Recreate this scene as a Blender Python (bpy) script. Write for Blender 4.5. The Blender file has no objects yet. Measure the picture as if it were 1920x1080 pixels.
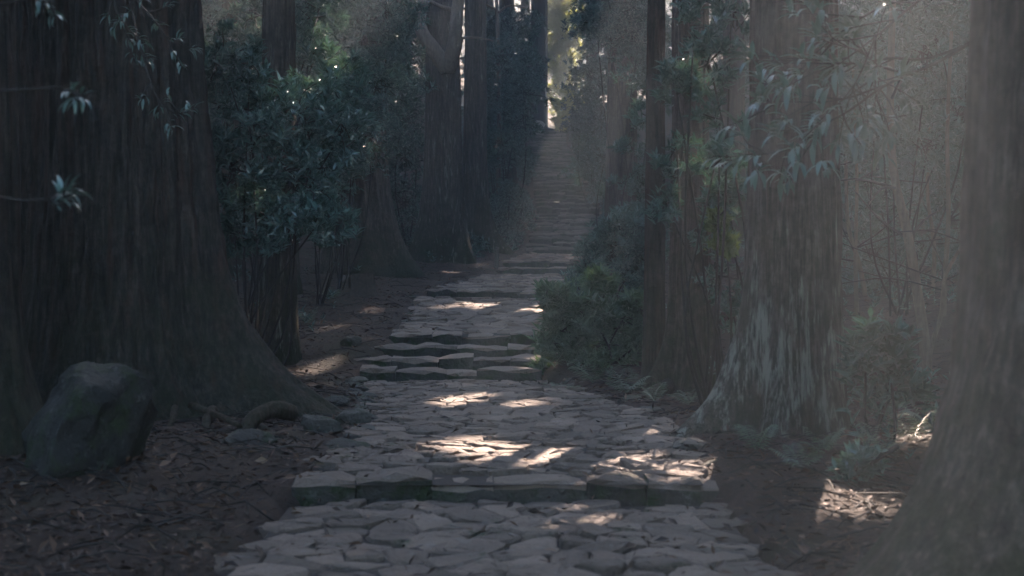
import bpy, math, random
import numpy as np
from mathutils import Vector, noise as mnoise
rng = np.random.default_rng(11)
random.seed(11)
SC = bpy.context.scene
COL = SC.collection
R = math.radians
F = 2667.0            # focal length in photo pixels (50 mm lens)
EYE = 1.4             # eye height
HOR = 500.0           # photo row of the horizon

# ------------------------------------------------------------------ camera, sky, sun, exposure
cam_d = bpy.data.cameras.new('camera')
cam = bpy.data.objects.new('camera', cam_d)
COL.objects.link(cam)
cam_d.lens = 50.0
cam_d.sensor_width = 36.0
cam_d.clip_start = 0.05
cam_d.clip_end = 600.0
cam.location = (0, 0, EYE)
cam.rotation_euler = (R(90) - math.atan((540 - HOR) / F), 0, 0)
cam_d.dof.use_dof = True
cam_d.dof.focus_distance = 19.0
cam_d.dof.aperture_fstop = 2.8
SC.camera = cam

SUN_AZ, SUN_EL = R(15), R(33)
SUN = np.array([math.sin(SUN_AZ) * math.cos(SUN_EL), math.cos(SUN_AZ) * math.cos(SUN_EL), math.sin(SUN_EL)])
world = bpy.data.worlds.new('World')
SC.world = world
world.use_nodes = True
wn = world.node_tree.nodes
sky = wn.new('ShaderNodeTexSky')
sky.sky_type = 'NISHITA'
sky.sun_disc = False
sky.sun_elevation = SUN_EL
sky.sun_rotation = SUN_AZ
sky.dust_density = 1.2
sky.air_density = 1.0
sky.ozone_density = 2.0
world.node_tree.links.new(sky.outputs[0], wn['Background'].inputs[0])
wn['Background'].inputs[1].default_value = 0.15
sun_d = bpy.data.lights.new('sun', 'SUN')
sun_d.energy = 4.1
sun_d.angle = R(0.5)
sun_d.color = (1.0, 0.77, 0.63)
sun = bpy.data.objects.new('sun', sun_d)
COL.objects.link(sun)
sun.rotation_euler = Vector(-SUN).to_track_quat('-Z', 'Y').to_euler()
sun.location = (20, 60, 60)
SC.view_settings.view_transform = 'Standard'
SC.view_settings.look = 'None'
SC.view_settings.exposure = 3.35
SC.view_settings.gamma = 1.0
SC.view_settings.use_curve_mapping = False
SC.render.engine = 'CYCLES'
SC.cycles.use_denoising = True
SC.cycles.max_bounces = 6
SC.cycles.diffuse_bounces = 3
SC.cycles.glossy_bounces = 2
SC.cycles.transmission_bounces = 3
SC.cycles.volume_bounces = 0
SC.cycles.sample_clamp_indirect = 2.0
SC.cycles.sample_clamp_direct = 4.0

HAZE_DENSITY = 0.0034
HAZE_ANISO = 0.52

# ------------------------------------------------------------------ numeric helpers
def _hash(ix, iy, iz, seed):
    n = (ix.astype(np.int64) * 374761393 + iy.astype(np.int64) * 668265263 + iz.astype(np.int64) * 2147483647 + seed * 974634777) & 0x7fffffff
    n = ((n ^ (n >> 13)) * 1274126177) & 0x7fffffff
    n = n ^ (n >> 16)
    return (n & 0xffff) / 65535.0

def vnoise(x, y, z, seed=0):
    x, y, z = np.broadcast_arrays(np.asarray(x, float), np.asarray(y, float), np.asarray(z, float))
    ix, iy, iz = np.floor(x), np.floor(y), np.floor(z)
    fx, fy, fz = x - ix, y - iy, z - iz
    fx, fy, fz = fx * fx * (3 - 2 * fx), fy * fy * (3 - 2 * fy), fz * fz * (3 - 2 * fz)
    out = 0
    for a in (0, 1):
        for b in (0, 1):
            for c in (0, 1):
                w = (fx if a else 1 - fx) * (fy if b else 1 - fy) * (fz if c else 1 - fz)
                out = out + w * _hash(ix + a, iy + b, iz + c, seed)
    return out * 2 - 1

def fbm(x, y, z, seed=0, octaves=4):
    s, a, k, t = 0, 1.0, 1.0, 0
    for i in range(octaves):
        s = s + a * vnoise(np.asarray(x) * k, np.asarray(y) * k, np.asarray(z) * k, seed + i * 7)
        t += a
        a *= .5
        k *= 2.03
    return s / t

def unit(v):
    return v / np.maximum(np.linalg.norm(v, axis=-1, keepdims=True), 1e-9)

def at(px, py, Y):
    """the point at depth Y that stands at photo pixel (px, py)"""
    return np.array([(px - 960) / F * Y, Y, EYE + (HOR - py) / F * Y])

def X_of(px, Y):
    return (px - 960) / F * Y

# ------------------------------------------------------------------ object helpers
def mesh_from(name, verts, faces, mat, smooth=True):
    """faces: an (n,3) or (n,4) array, or a list of arrays / lists"""
    me = bpy.data.meshes.new(name)
    if isinstance(faces, np.ndarray):
        verts = np.asarray(verts, np.float32)
        n, k = faces.shape
        me.vertices.add(len(verts))
        me.vertices.foreach_set('co', verts.ravel())
        me.loops.add(n * k)
        me.loops.foreach_set('vertex_index', faces.astype(np.int32).ravel())
        me.polygons.add(n)
        me.polygons.foreach_set('loop_start', np.arange(0, n * k, k, dtype=np.int32))
        me.update(calc_edges=True)
    else:
        me.from_pydata([tuple(map(float, v)) for v in verts], [], [tuple(map(int, f)) for f in faces])
        me.update()
    me.polygons.foreach_set('use_smooth', np.full(len(me.polygons), smooth))
    if mat:
        me.materials.append(mat)
    return me

def obj(name, me, parent=None, kind=None, loc=None, rot=None, scale=None):
    o = bpy.data.objects.new(name, me)
    COL.objects.link(o)
    if parent:
        o.parent = parent
    if kind:
        o['kind'] = kind
    if loc is not None:
        o.location = tuple(map(float, loc))
    if rot is not None:
        o.rotation_euler = rot
    if scale is not None:
        o.scale = scale if hasattr(scale, '__len__') else (scale,) * 3
    return o

def tag(o, label, cat, group=None):
    o['label'] = label
    o['category'] = cat
    if group:
        o['group'] = group
    return o

def thing(name, label, cat, loc, group=None):
    return tag(obj(name, None, loc=loc), label, cat, group)

class Geo:
    """collects pieces (vertices, faces of 3 or 4) for one mesh"""
    def __init__(s):
        s.v, s.f, s.n = [], [], 0
    def add(s, v, f):
        s.v.append(np.asarray(v, float))
        s.f += [[int(i) + s.n for i in ff] for ff in f]
        s.n += len(v)
    def mesh(s, name, mat, off=(0, 0, 0), smooth=True):
        return mesh_from(name, np.concatenate(s.v) - np.asarray(off), s.f, mat, smooth)

def tube(pts, radii, sides=6, cap=True):
    pts = np.asarray(pts, float)
    n = len(pts)
    radii = np.broadcast_to(np.asarray(radii, float), (n,))
    tan = unit(np.gradient(pts, axis=0))
    ref = np.array([0, 0, 1.0]) if abs(tan[0][2]) < .9 else np.array([1.0, 0, 0])
    V = []
    for i in range(n):
        a = np.cross(tan[i], ref)
        a /= np.linalg.norm(a) + 1e-9
        b = np.cross(tan[i], a)
        th = np.arange(sides) * 2 * math.pi / sides
        V.append(pts[i] + radii[i] * (np.cos(th)[:, None] * a + np.sin(th)[:, None] * b))
    V = np.concatenate(V)
    f = []
    for i in range(n - 1):
        for j in range(sides):
            k = (j + 1) % sides
            f.append((i * sides + j, i * sides + k, (i + 1) * sides + k, (i + 1) * sides + j))
    if cap:
        f.append(tuple(range(sides))[::-1])
        f.append(tuple((n - 1) * sides + j for j in range(sides)))
    return V, f

def smooth_path(pts, n=16):
    """Catmull-Rom through pts"""
    pts = np.asarray(pts, float)
    p = np.vstack([2 * pts[0] - pts[1], pts, 2 * pts[-1] - pts[-2]])
    m = len(pts) - 1
    out = []
    for t in np.linspace(0, m - 1e-6, n):
        i = int(t)
        u = t - i
        a, b, c, d = p[i], p[i + 1], p[i + 2], p[i + 3]
        out.append(.5 * (2 * b + (c - a) * u + (2 * a - 5 * b + 4 * c - d) * u * u + (3 * b - a - 3 * c + d) * u ** 3))
    return np.array(out)

# ------------------------------------------------------------------ materials
def new_mat(name):
    m = bpy.data.materials.new(name)
    m.use_nodes = True
    nt = m.node_tree
    return m, nt, nt.nodes['Principled BSDF'], nt.nodes['Material Output']

def N(nt, kind, **kw):
    n = nt.nodes.new(kind)
    for k, v in kw.items():
        setattr(n, k, v)
    return n

def noise_node(nt, vec, scale, detail=5, rough=.6):
    n = N(nt, 'ShaderNodeTexNoise')
    n.inputs['Scale'].default_value = scale
    n.inputs['Detail'].default_value = detail
    n.inputs['Roughness'].default_value = rough
    nt.links.new(vec, n.inputs['Vector'])
    return n.outputs['Fac']

def ramp(nt, fac, stops):
    n = N(nt, 'ShaderNodeValToRGB')
    e = n.color_ramp.elements
    while len(e) < len(stops):
        e.new(.5)
    for el, (p, c) in zip(e, stops):
        el.position = p
        el.color = (*c, 1) if len(c) == 3 else c
    nt.links.new(fac, n.inputs[0])
    return n.outputs['Color']

def mixc(nt, fac, a, b):
    n = N(nt, 'ShaderNodeMix', data_type='RGBA')
    for sock, val in ((n.inputs[0], fac), (n.inputs[6], a), (n.inputs[7], b)):
        if isinstance(val, (float, int)):
            sock.default_value = val
        elif isinstance(val, tuple):
            sock.default_value = (*val, 1)
        else:
            nt.links.new(val, sock)
    return n.outputs[2]

def math_node(nt, op, a, b=None, clamp=False):
    n = N(nt, 'ShaderNodeMath', operation=op)
    n.use_clamp = clamp
    for i, val in enumerate((a, b)):
        if val is None:
            continue
        if isinstance(val, (float, int)):
            n.inputs[i].default_value = val
        else:
            nt.links.new(val, n.inputs[i])
    return n.outputs[0]

def bump(nt, bsdf, height, strength, dist):
    b = N(nt, 'ShaderNodeBump')
    b.inputs['Strength'].default_value = strength
    b.inputs['Distance'].default_value = dist
    nt.links.new(height, b.inputs['Height'])
    nt.links.new(b.outputs[0], bsdf.inputs['Normal'])

def bark_material(name, dark, mid, light, lichen=.0, moss=.3, lichen_low=False, red=.18, strip=28):
    m, nt, p, out = new_mat(name)
    tc = N(nt, 'ShaderNodeTexCoord')
    mp = N(nt, 'ShaderNodeMapping')
    mp.inputs['Scale'].default_value = (1, 1, .10)
    nt.links.new(tc.outputs['Object'], mp.inputs[0])
    o = tc.outputs['Object']
    strips = noise_node(nt, mp.outputs[0], strip, 7, .68)
    strips = math_node(nt, 'ADD', math_node(nt, 'MULTIPLY', strips, .7), math_node(nt, 'MULTIPLY', noise_node(nt, o, 16, 5, .7), .3))
    wide = noise_node(nt, mp.outputs[0], 9, 4, .6)
    col = ramp(nt, strips, [(.34, dark), (.5, mid), (.66, light)])
    redm = ramp(nt, wide, [(.5, (0, 0, 0)), (.72, (red, red, red))])
    col = mixc(nt, redm, col, (.085, .034, .02))
    sep = N(nt, 'ShaderNodeSeparateXYZ')
    nt.links.new(o, sep.inputs[0])
    if moss:
        mn = noise_node(nt, o, 3.5, 5, .7)
        low = math_node(nt, 'MULTIPLY_ADD', sep.outputs[2], -.45)
        low.node.inputs[2].default_value = 1.05
        mf = math_node(nt, 'MULTIPLY', math_node(nt, 'SUBTRACT', math_node(nt, 'ADD', mn, math_node(nt, 'MULTIPLY', low, .35, True)), .62), 6 * moss, True)
        col = mixc(nt, mf, col, (.024, .031, .013))
    if lichen:
        mp2 = N(nt, 'ShaderNodeMapping')
        mp2.inputs['Scale'].default_value = (1, 1, .13)
        nt.links.new(o, mp2.inputs[0])
        ln = noise_node(nt, mp2.outputs[0], 13, 5, .65)
        fine = noise_node(nt, mp.outputs[0], 55, 3, .7)
        lf = math_node(nt, 'ADD', ln, math_node(nt, 'MULTIPLY', fine, .42))
        if lichen_low:
            d = math_node(nt, 'ABSOLUTE', math_node(nt, 'SUBTRACT', sep.outputs[2], .55))
            lf = math_node(nt, 'ADD', lf, math_node(nt, 'SUBTRACT', .17, math_node(nt, 'MULTIPLY', d, .2)))
        lf = math_node(nt, 'MULTIPLY', math_node(nt, 'SUBTRACT', lf, .93 - lichen * .12), 7, True)
        col = mixc(nt, math_node(nt, 'MULTIPLY', lf, .85), col, (.235, .24, .205))
    nt.links.new(col, p.inputs['Base Color'])
    p.inputs['Roughness'].default_value = .85
    p.inputs['Specular IOR Level'].default_value = .25
    cross = noise_node(nt, o, 22, 5, .7)
    h = math_node(nt, 'ADD', strips, math_node(nt, 'MULTIPLY', cross, .5))
    bump(nt, p, h, 1.0, .045)
    return m

def stone_material(name, a, b, moss, dark=.0):
    m, nt, p, out = new_mat(name)
    g = N(nt, 'ShaderNodeNewGeometry')
    pos = g.outputs['Position']
    oi = N(nt, 'ShaderNodeObjectInfo')
    big = noise_node(nt, pos, 2.6, 4, .6)
    fine = noise_node(nt, pos, 38, 6, .7)
    col = ramp(nt, big, [(.3, a), (.7, b)])
    col = mixc(nt, math_node(nt, 'MULTIPLY', fine, .55), col, tuple(x * .42 for x in a))
    v = math_node(nt, 'MULTIPLY_ADD', math_node(nt, 'FRACT', math_node(nt, 'ADD', g.outputs['Random Per Island'], oi.outputs['Random'])), .68)
    v.node.inputs[2].default_value = .62
    hs = N(nt, 'ShaderNodeHueSaturation')
    nt.links.new(col, hs.inputs['Color'])
    nt.links.new(v, hs.inputs['Value'])
    col = hs.outputs[0]
    sp = ramp(nt, noise_node(nt, pos, 11, 3, .6), [(.60, (0, 0, 0)), (.68, (1, 1, 1))])
    col = mixc(nt, math_node(nt, 'MULTIPLY', sp, .22), col, (.30, .31, .30))
    mm = noise_node(nt, pos, 4.3, 6, .72)
    mf = math_node(nt, 'MULTIPLY', math_node(nt, 'SUBTRACT', mm, .66 - moss * .25), 7, True)
    col = mixc(nt, mf, col, (.03, .045, .014))
    nt.links.new(col, p.inputs['Base Color'])
    p.inputs['Roughness'].default_value = .78
    h = math_node(nt, 'ADD', fine, math_node(nt, 'MULTIPLY', noise_node(nt, pos, 9, 5, .6), 1.6))
    bump(nt, p, h, 1.0, .035)
    return m

def leaf_material(name, dark, light, rough=.38, trans=.25, tcol=(.12, .2, .03), spec=.5):
    m, nt, p, out = new_mat(name)
    g = N(nt, 'ShaderNodeNewGeometry')
    oi = N(nt, 'ShaderNodeObjectInfo')
    r = math_node(nt, 'FRACT', math_node(nt, 'ADD', g.outputs['Random Per Island'], oi.outputs['Random']))
    col = ramp(nt, r, [(.0, dark), (.75, light), (1.0, tuple(x * 1.35 for x in light))])
    nt.links.new(col, p.inputs['Base Color'])
    p.inputs['Roughness'].default_value = rough
    p.inputs['Specular IOR Level'].default_value = spec
    tr = N(nt, 'ShaderNodeBsdfTranslucent')
    tr.inputs[0].default_value = (*tcol, 1)
    mx = N(nt, 'ShaderNodeMixShader')
    mx.inputs[0].default_value = trans
    nt.links.new(p.outputs[0], mx.inputs[1])
    nt.links.new(tr.outputs[0], mx.inputs[2])
    nt.links.new(mx.outputs[0], out.inputs[0])
    return m

def plain(name, col, rough=.8, scale=14, var=.5):
    m, nt, p, out = new_mat(name)
    tc = N(nt, 'ShaderNodeTexCoord')
    n = noise_node(nt, tc.outputs['Object'], scale, 5, .65)
    c = ramp(nt, n, [(.3, tuple(x * (1 - var) for x in col)), (.7, tuple(x * (1 + var * .6) for x in col))])
    nt.links.new(c, p.inputs['Base Color'])
    p.inputs['Roughness'].default_value = rough
    bump(nt, p, n, .6, .01)
    return m

def litter_material(name):
    m, nt, p, out = new_mat(name)
    g = N(nt, 'ShaderNodeNewGeometry')
    r = g.outputs['Random Per Island']
    col = ramp(nt, r, [(0, (.018, .011, .008)), (.5, (.052, .029, .018)), (.82, (.10, .054, .032)), (.96, (.15, .086, .054)), (1, (.22, .16, .11))])
    nt.links.new(col, p.inputs['Base Color'])
    p.inputs['Roughness'].default_value = .75
    return m

def ground_material(name):
    m, nt, p, out = new_mat(name)
    g = N(nt, 'ShaderNodeNewGeometry')
    pos = g.outputs['Position']
    big = noise_node(nt, pos, .8, 4, .6)
    mid = noise_node(nt, pos, 9, 6, .7)
    fine = noise_node(nt, pos, 70, 5, .75)
    c1 = ramp(nt, mid, [(.3, (.02, .012, .008)), (.55, (.06, .034, .021)), (.75, (.115, .062, .038))])
    c2 = ramp(nt, fine, [(.35, (.018, .012, .009)), (.7, (.10, .06, .04))])
    col = mixc(nt, .5, c1, c2)
    mf = ramp(nt, big, [(.52, (0, 0, 0)), (.66, (.6, .6, .6))])
    col = mixc(nt, mf, col, (.035, .036, .015))
    nt.links.new(col, p.inputs['Base Color'])
    p.inputs['Roughness'].default_value = .9
    bump(nt, p, math_node(nt, 'ADD', mid, fine), .9, .05)
    return m

M = dict(
    bark=bark_material('cedar_bark', (.014, .011, .009), (.068, .052, .042), (.16, .13, .105), lichen=.12, moss=.5),
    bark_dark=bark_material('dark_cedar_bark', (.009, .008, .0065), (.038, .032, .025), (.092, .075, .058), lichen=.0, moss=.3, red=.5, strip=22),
    bark_lichen=bark_material('lichened_cedar_bark', (.018, .015, .012), (.078, .062, .05), (.17, .14, .118), lichen=1.0, moss=.3, lichen_low=True),
    bark_pale=bark_material('pale_cedar_bark', (.015, .012, .010), (.06, .047, .037), (.13, .105, .085), lichen=1.1, moss=.5),
    smooth=bark_material('smooth_bark', (.09, .07, .055), (.16, .126, .10), (.22, .175, .14), lichen=.1, moss=.2, red=.1),
    twig=plain('twig_bark', (.03, .023, .018), .85, 20),
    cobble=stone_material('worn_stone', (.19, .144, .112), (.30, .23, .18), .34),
    step=stone_material('step_stone', (.055, .05, .041), (.10, .088, .074), .75),  # mossy, with the risers' shade put into its dark colour
    tread_lit=stone_material('lit_tread_stone', (.10, .083, .07), (.185, .152, .127), .45),  # long flight tops, lighter than the risers: light put into the colour
    boulder=stone_material('mossy_boulder', (.024, .023, .02), (.052, .049, .043), .62),
    edge=stone_material('mossy_edge_stone', (.075, .07, .06), (.13, .118, .10), .66),
    pale_rock=stone_material('pale_rock', (.28, .27, .26), (.4, .39, .37), .1),
    bed=plain('packed_soil', (.045, .034, .027), .95, 30),
    ground=ground_material('forest_floor'),
    litter=litter_material('dead_leaves'),
    leaf=leaf_material('glossy_evergreen_leaf', (.015, .04, .034), (.085, .155, .138), .3, .18, (.06, .12, .06), .75),
    leaf_deep=leaf_material('deep_green_leaf', (.012, .032, .027), (.07, .13, .115), .32, .16, (.05, .10, .05), .7),
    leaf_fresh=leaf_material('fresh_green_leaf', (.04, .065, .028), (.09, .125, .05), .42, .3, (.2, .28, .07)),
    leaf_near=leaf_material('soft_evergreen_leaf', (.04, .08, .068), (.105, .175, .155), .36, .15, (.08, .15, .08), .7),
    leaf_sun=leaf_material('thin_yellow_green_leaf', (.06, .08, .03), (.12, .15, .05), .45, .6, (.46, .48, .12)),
    fern=leaf_material('fern_green', (.05, .085, .066), (.12, .17, .14), .38, .25),
    cedar_leaf=leaf_material('cedar_needles', (.014, .03, .018), (.04, .064, .038), .6, .12, (.07, .12, .04), .3),
    moss_post=plain('weathered_post_wood', (.075, .07, .058), .9, 25),
    stump=plain('rotten_wood', (.07, .055, .043), .95, 18),
    root=bark_material('bare_root', (.02, .014, .010), (.06, .042, .032), (.12, .088, .068), lichen=.1, moss=.3),
)

# ------------------------------------------------------------------ the line of the path
# (depth, left, right, height) of each landing; a stone row rises between two landings
def px_edges(Y, l, r):
    return X_of(l, Y), X_of(r, Y)

LANDINGS = [
    [(1.0, -1.30, 1.30, .03), (6.2, -1.36, 1.28, .03), (8.45, -1.42, 1.33, .0)],
    [(8.45, -1.28, 1.24, .125), (11.3, -1.18, 1.32, .13), (13.9, -1.5, 1.0, .13), (16.0, -1.76, .42, .115)],
    [(17.5, -1.45, .40, .555), (23.0, -1.60, .69, .905)],
    [(23.0, -1.36, .73, 1.01), (26.0, -.95, 1.1, 1.14), (29.0, -.33, 1.45, 1.26)],
    [(30.5, -.2, 1.6, 1.51), (34.0, .30, 2.04, 1.72)],
]
ROWS = [  # depth, left, right, base, top
    (8.45, -1.28, 1.24, .0, .112),
    (16.0, -1.75, .33, .115, .215), (16.5, -1.80, .36, .215, .335), (17.0, -1.74, .34, .335, .445), (17.5, -1.46, .40, .445, .555),
    (23.0, -1.36, .73, .905, 1.01),
    (29.0, -.33, 1.47, 1.26, 1.37), (30.5, -.2, 1.62, 1.42, 1.51),
]
FLIGHT = [(34.0, 985, 1122, 472), (39, 1000, 1124, 432), (44, 1006, 1124, 400), (51, 998, 1106, 342), (58, 990, 1088, 313), (63, 985, 1074, 296), (70, 990, 1062, 270), (78, 1002, 1062, 243)]
fY = np.array([f[0] for f in FLIGHT], float)
fL = np.array([X_of(f[1], f[0]) for f in FLIGHT])
fR = np.array([X_of(f[2], f[0]) for f in FLIGHT])
fZ = np.array([EYE + (HOR - f[3]) / F * f[0] for f in FLIGHT])
LONG = []
z, y = 1.72, 34.0
while y < 78:
    zt = np.interp(y, fY, fZ)
    nxt = y + 1.0
    rise = (np.interp(nxt, fY, fZ) - zt)
    LONG.append((y, np.interp(y, fY, fL), np.interp(y, fY, fR), zt, zt + rise * .92))
    y = nxt
# key points of the whole line for the terrain
kY = np.array([-30, 1, 6.2, 8.4, 8.5, 11.3, 13.9, 16.0, 17.5, 23.0, 26, 29.0, 30.5, *fY, 90, 120, 200])
kL = np.array([-1.3, -1.3, -1.36, -1.42, -1.28, -1.2, -1.5, -1.76, -1.46, -1.6, -.95, -.33, -.2, *fL, 1.5, 3, 3])
kR = np.array([1.3, 1.3, 1.28, 1.33, 1.24, 1.32, 1.0, .42, .4, .73, 1.1, 1.47, 1.62, *fR, 3.6, 6, 6])
kZ = np.array([-.3, .02, .02, .02, .1, .12, .12, .12, .5, .92, 1.1, 1.28, 1.45, *fZ, 9.6, 17, 60])
yy = np.linspace(-30, 200, 2301)
zz = np.interp(yy, kY, kZ)
ker = np.exp(-.5 * (np.arange(-12, 13) / 5.0) ** 2)
zs = np.convolve(np.pad(zz, 12, mode='edge'), ker / ker.sum(), 'valid')

def path_z(y):
    return np.interp(y, yy, zs)

def terrain(x, y, with_noise=True):
    x, y = np.asarray(x, float), np.asarray(y, float)
    l, r = np.interp(y, kY, kL), np.interp(y, kY, kR)
    d = np.maximum(l - x, x - r)
    left = x < (l + r) / 2
    H = path_z(y)
    steep = np.clip((y - 30) / 12, 0, 1)
    near = np.clip(d, 0, None)
    bank = np.where(left, .03 * near + .16 * np.clip(near - 3.2, 0, None), .02 * near + .15 * np.clip(near - 3.5, 0, None))
    bank_far = np.where(left, .30 * near, .26 * near)
    bank = bank * (1 - steep) + np.minimum(bank_far, 1.2 + .16 * near) * steep
    bank = np.minimum(bank, 14)
    t = np.clip((d + .20) / .26, 0, 1)
    t = t * t * (3 - 2 * t)
    z = H - .19 * (1 - t) + bank + .025 * t
    if with_noise:
        z = z + t * (.05 * fbm(x * 1.3, y * 1.3, 0, 3) + .16 * np.clip(near / 3, 0, 1) * fbm(x * .35, y * .35, 0, 5) + .018 * fbm(x * 6, y * 6, 0, 9, 3))
    return z

def base_at(px, Y, sink=.05):
    x = X_of(px, Y)
    return np.array([x, Y, float(terrain(x, Y)) - sink])

# ------------------------------------------------------------------ setting: ground
gx = np.concatenate([-np.geomspace(70, 5, 50)[:-1], np.linspace(-5, 5, 170), np.geomspace(5, 70, 50)[1:]])
gy = np.concatenate([np.linspace(-25, 2, 30)[:-1], np.linspace(2, 36, 210), np.linspace(36, 90, 130)[1:], np.linspace(90, 190, 60)[1:]])
GX, GY = np.meshgrid(gx, gy)
GZ = terrain(GX, GY)
nx, ny = len(gx), len(gy)
idx = np.arange(nx * ny).reshape(ny, nx)
gf = np.stack([idx[:-1, :-1], idx[:-1, 1:], idx[1:, 1:], idx[1:, :-1]], -1).reshape(-1, 4)
ground = obj('ground', mesh_from('ground', np.stack([GX, GY, GZ], -1).reshape(-1, 3), gf, M['ground']), kind='structure')

# ------------------------------------------------------------------ setting: stone path, cobbles, steps
bed = Geo()
def strip(pts, drop):
    n = len(pts)
    v = [(l + .1, Y, z - drop) for Y, l, r, z in pts] + [(r - .1, Y, z - drop) for Y, l, r, z in pts]
    bed.add(v, [(i, n + i, n + i + 1, i + 1) for i in range(n - 1)])
for L in LANDINGS:
    strip(L, .026)
path = obj('stone_path', bed.mesh('stone_path', M['bed']), kind='structure')

def clip_poly(poly, a, n):
    """keep the side where (p - a).n <= 0"""
    out = []
    k = len(poly)
    for i in range(k):
        p, q = poly[i], poly[(i + 1) % k]
        dp, dq = (p - a) @ n, (q - a) @ n
        if dp <= 0:
            out.append(p)
        if (dp < 0) != (dq < 0) and abs(dp - dq) > 1e-9:
            out.append(p + (q - p) * (dp / (dp - dq)))
    return out

def cobble(poly, zfun, rnd):
    c = poly.mean(0)
    rad = np.mean(np.linalg.norm(poly - c, axis=1))
    poly = c + (poly - c) * (1 - rnd.uniform(.004, .012) / rad)
    e = np.roll(poly, -1, 0)
    rounded = []
    for a, b in zip(poly, e):
        L = np.linalg.norm(b - a)
        if L < .06:
            rounded.append((a + b) / 2)
        else:
            k = min(.3, .034 / L)
            rounded += [a + (b - a) * k, b + (a - b) * k]
    p = np.array(rounded)
    n = len(p)
    tilt = rnd.normal(0, .06, 2)
    lift = rnd.normal(0, .008)
    dome = rnd.uniform(-.002, .006)
    def lay(s, dz):
        q = c + (p - c) * s + rnd.normal(0, .0055, p.shape)
        zq = np.array([zfun(a[0], a[1]) for a in q]) + dz + lift + ((q - c) @ tilt) + (rnd.normal(0, .0035, len(q)) if dz > -.05 else 0)
        return np.column_stack([q, zq])
    v = np.vstack([lay(1.0, -.10), lay(1.0, -.013), lay(.93, dome * .5), lay(.62, dome)])
    f = []
    for ring in range(3):
        for i in range(n):
            j = (i + 1) % n
            f.append((ring * n + i, ring * n + j, (ring + 1) * n + j, (ring + 1) * n + i))
    f.append(tuple(3 * n + i for i in range(n)))
    return v, f, c

cobbles = []
for li, L in enumerate(LANDINGS):
    Ls = np.array(L)
    lo = lambda y: np.interp(y, Ls[:, 0], Ls[:, 1])
    hi = lambda y: np.interp(y, Ls[:, 0], Ls[:, 2])
    hz = lambda x, y: float(np.interp(y, Ls[:, 0], Ls[:, 3])) + .012 * math.sin(x * 2.1 + y)
    y0, y1 = Ls[0, 0], Ls[-1, 0]
    if li == 0:
        y0 = 3.0
    front = y0 + (.34 if li > 0 else 0)
    sx, sy = (.225, .215) if li < 2 else (.26, .28)
    sites = []
    row = 0
    yv = front - sy
    while yv < y1 + sy:
        off = (row % 2) * sx / 2
        xv = -2.6 + off
        while xv < 2.8:
            sites.append((xv + rng.uniform(-.48, .48) * sx, yv + rng.uniform(-.48, .48) * sy))
            xv += sx * rng.choice([.65, .9, 1.2, 1.5])
        yv += sy
        row += 1
    S = np.array(sites)
    for i, s in enumerate(S):
        if not (front < s[1] < y1 - .03 and lo(s[1]) + .03 < s[0] < hi(s[1]) - .03):
            continue
        d = np.linalg.norm(S - s, axis=1)
        poly = [s + np.array(k) for k in ((-.5, -.5), (.5, -.5), (.5, .5), (-.5, .5))]
        for j in np.argsort(d)[1:16]:
            poly = clip_poly(poly, (s + S[j]) / 2, S[j] - s)
        poly = clip_poly(poly, np.array([0, front + .01]), np.array([0, -1.0]))
        poly = clip_poly(poly, np.array([0, y1 - .01]), np.array([0, 1.0]))
        if len(poly) < 3:
            continue
        g = cobble(np.array(poly), hz, rng)
        c = g[2]
        py = HOR + (EYE - hz(*c)) * F / c[1]
        cobbles.append((c[1] if py < 1110 else 1e3 + c[1], g))
cobbles.sort(key=lambda t: t[0])
rest = Geo()
for k, (_, (v, f, c)) in enumerate(cobbles):
    if k < 300:
        o3 = v.mean(0)
        obj('cobblestone', mesh_from('cobblestone', v - o3, f, M['cobble'], False), path, loc=o3)
    else:
        rest.add(v, f)
obj('cobblestones', rest.mesh('cobblestones', M['cobble'], smooth=False), path, kind='stuff')

def step_block(x0, x1, y, zb, zt, depth, rnd, wear=1.0):
    """one squared step stone with wear-rounded edges: cross-section extruded along x"""
    n = 5
    xs = np.linspace(x0, x1, n)
    xs[1:-1] += rnd.normal(0, .02, n - 2)
    inset = np.array([.022, .003, 0, .004, .022]) * rnd.uniform(.6, 1.6)
    slope = rnd.normal(0, .03)
    j = rnd.normal(0, .014 * wear)
    dz = rnd.normal(0, .013 * wear)
    ch = rnd.uniform(.016, .034) * wear
    prof = lambda ins: [(y + j + ins, zb - .10), (y + j + ins, zt - ch + dz), (y + j + ch + ins, zt + dz - ins * .6), (y + depth - ch, zt + dz + .015 - ins * .6), (y + depth, zb - .10)]
    v, m = [], 5
    for x, ins in zip(xs, inset):
        for (py, pz) in prof(ins):
            v.append((x + rnd.normal(0, .006), py + rnd.normal(0, .014), pz + ((rnd.normal(0, .011) + slope * (x - x0)) if pz > zb else 0)))
    f = []
    for i in range(n - 1):
        for k in range(m - 1):
            f.append((i * m + k, (i + 1) * m + k, (i + 1) * m + k + 1, i * m + k + 1))
    f.append(tuple(range(m)))
    f.append(tuple((n - 1) * m + k for k in range(m))[::-1])
    return np.array(v), f, [1 if i < (n - 1) * (m - 1) and i % (m - 1) in (1, 2) else 0 for i in range(len(f))]

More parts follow.
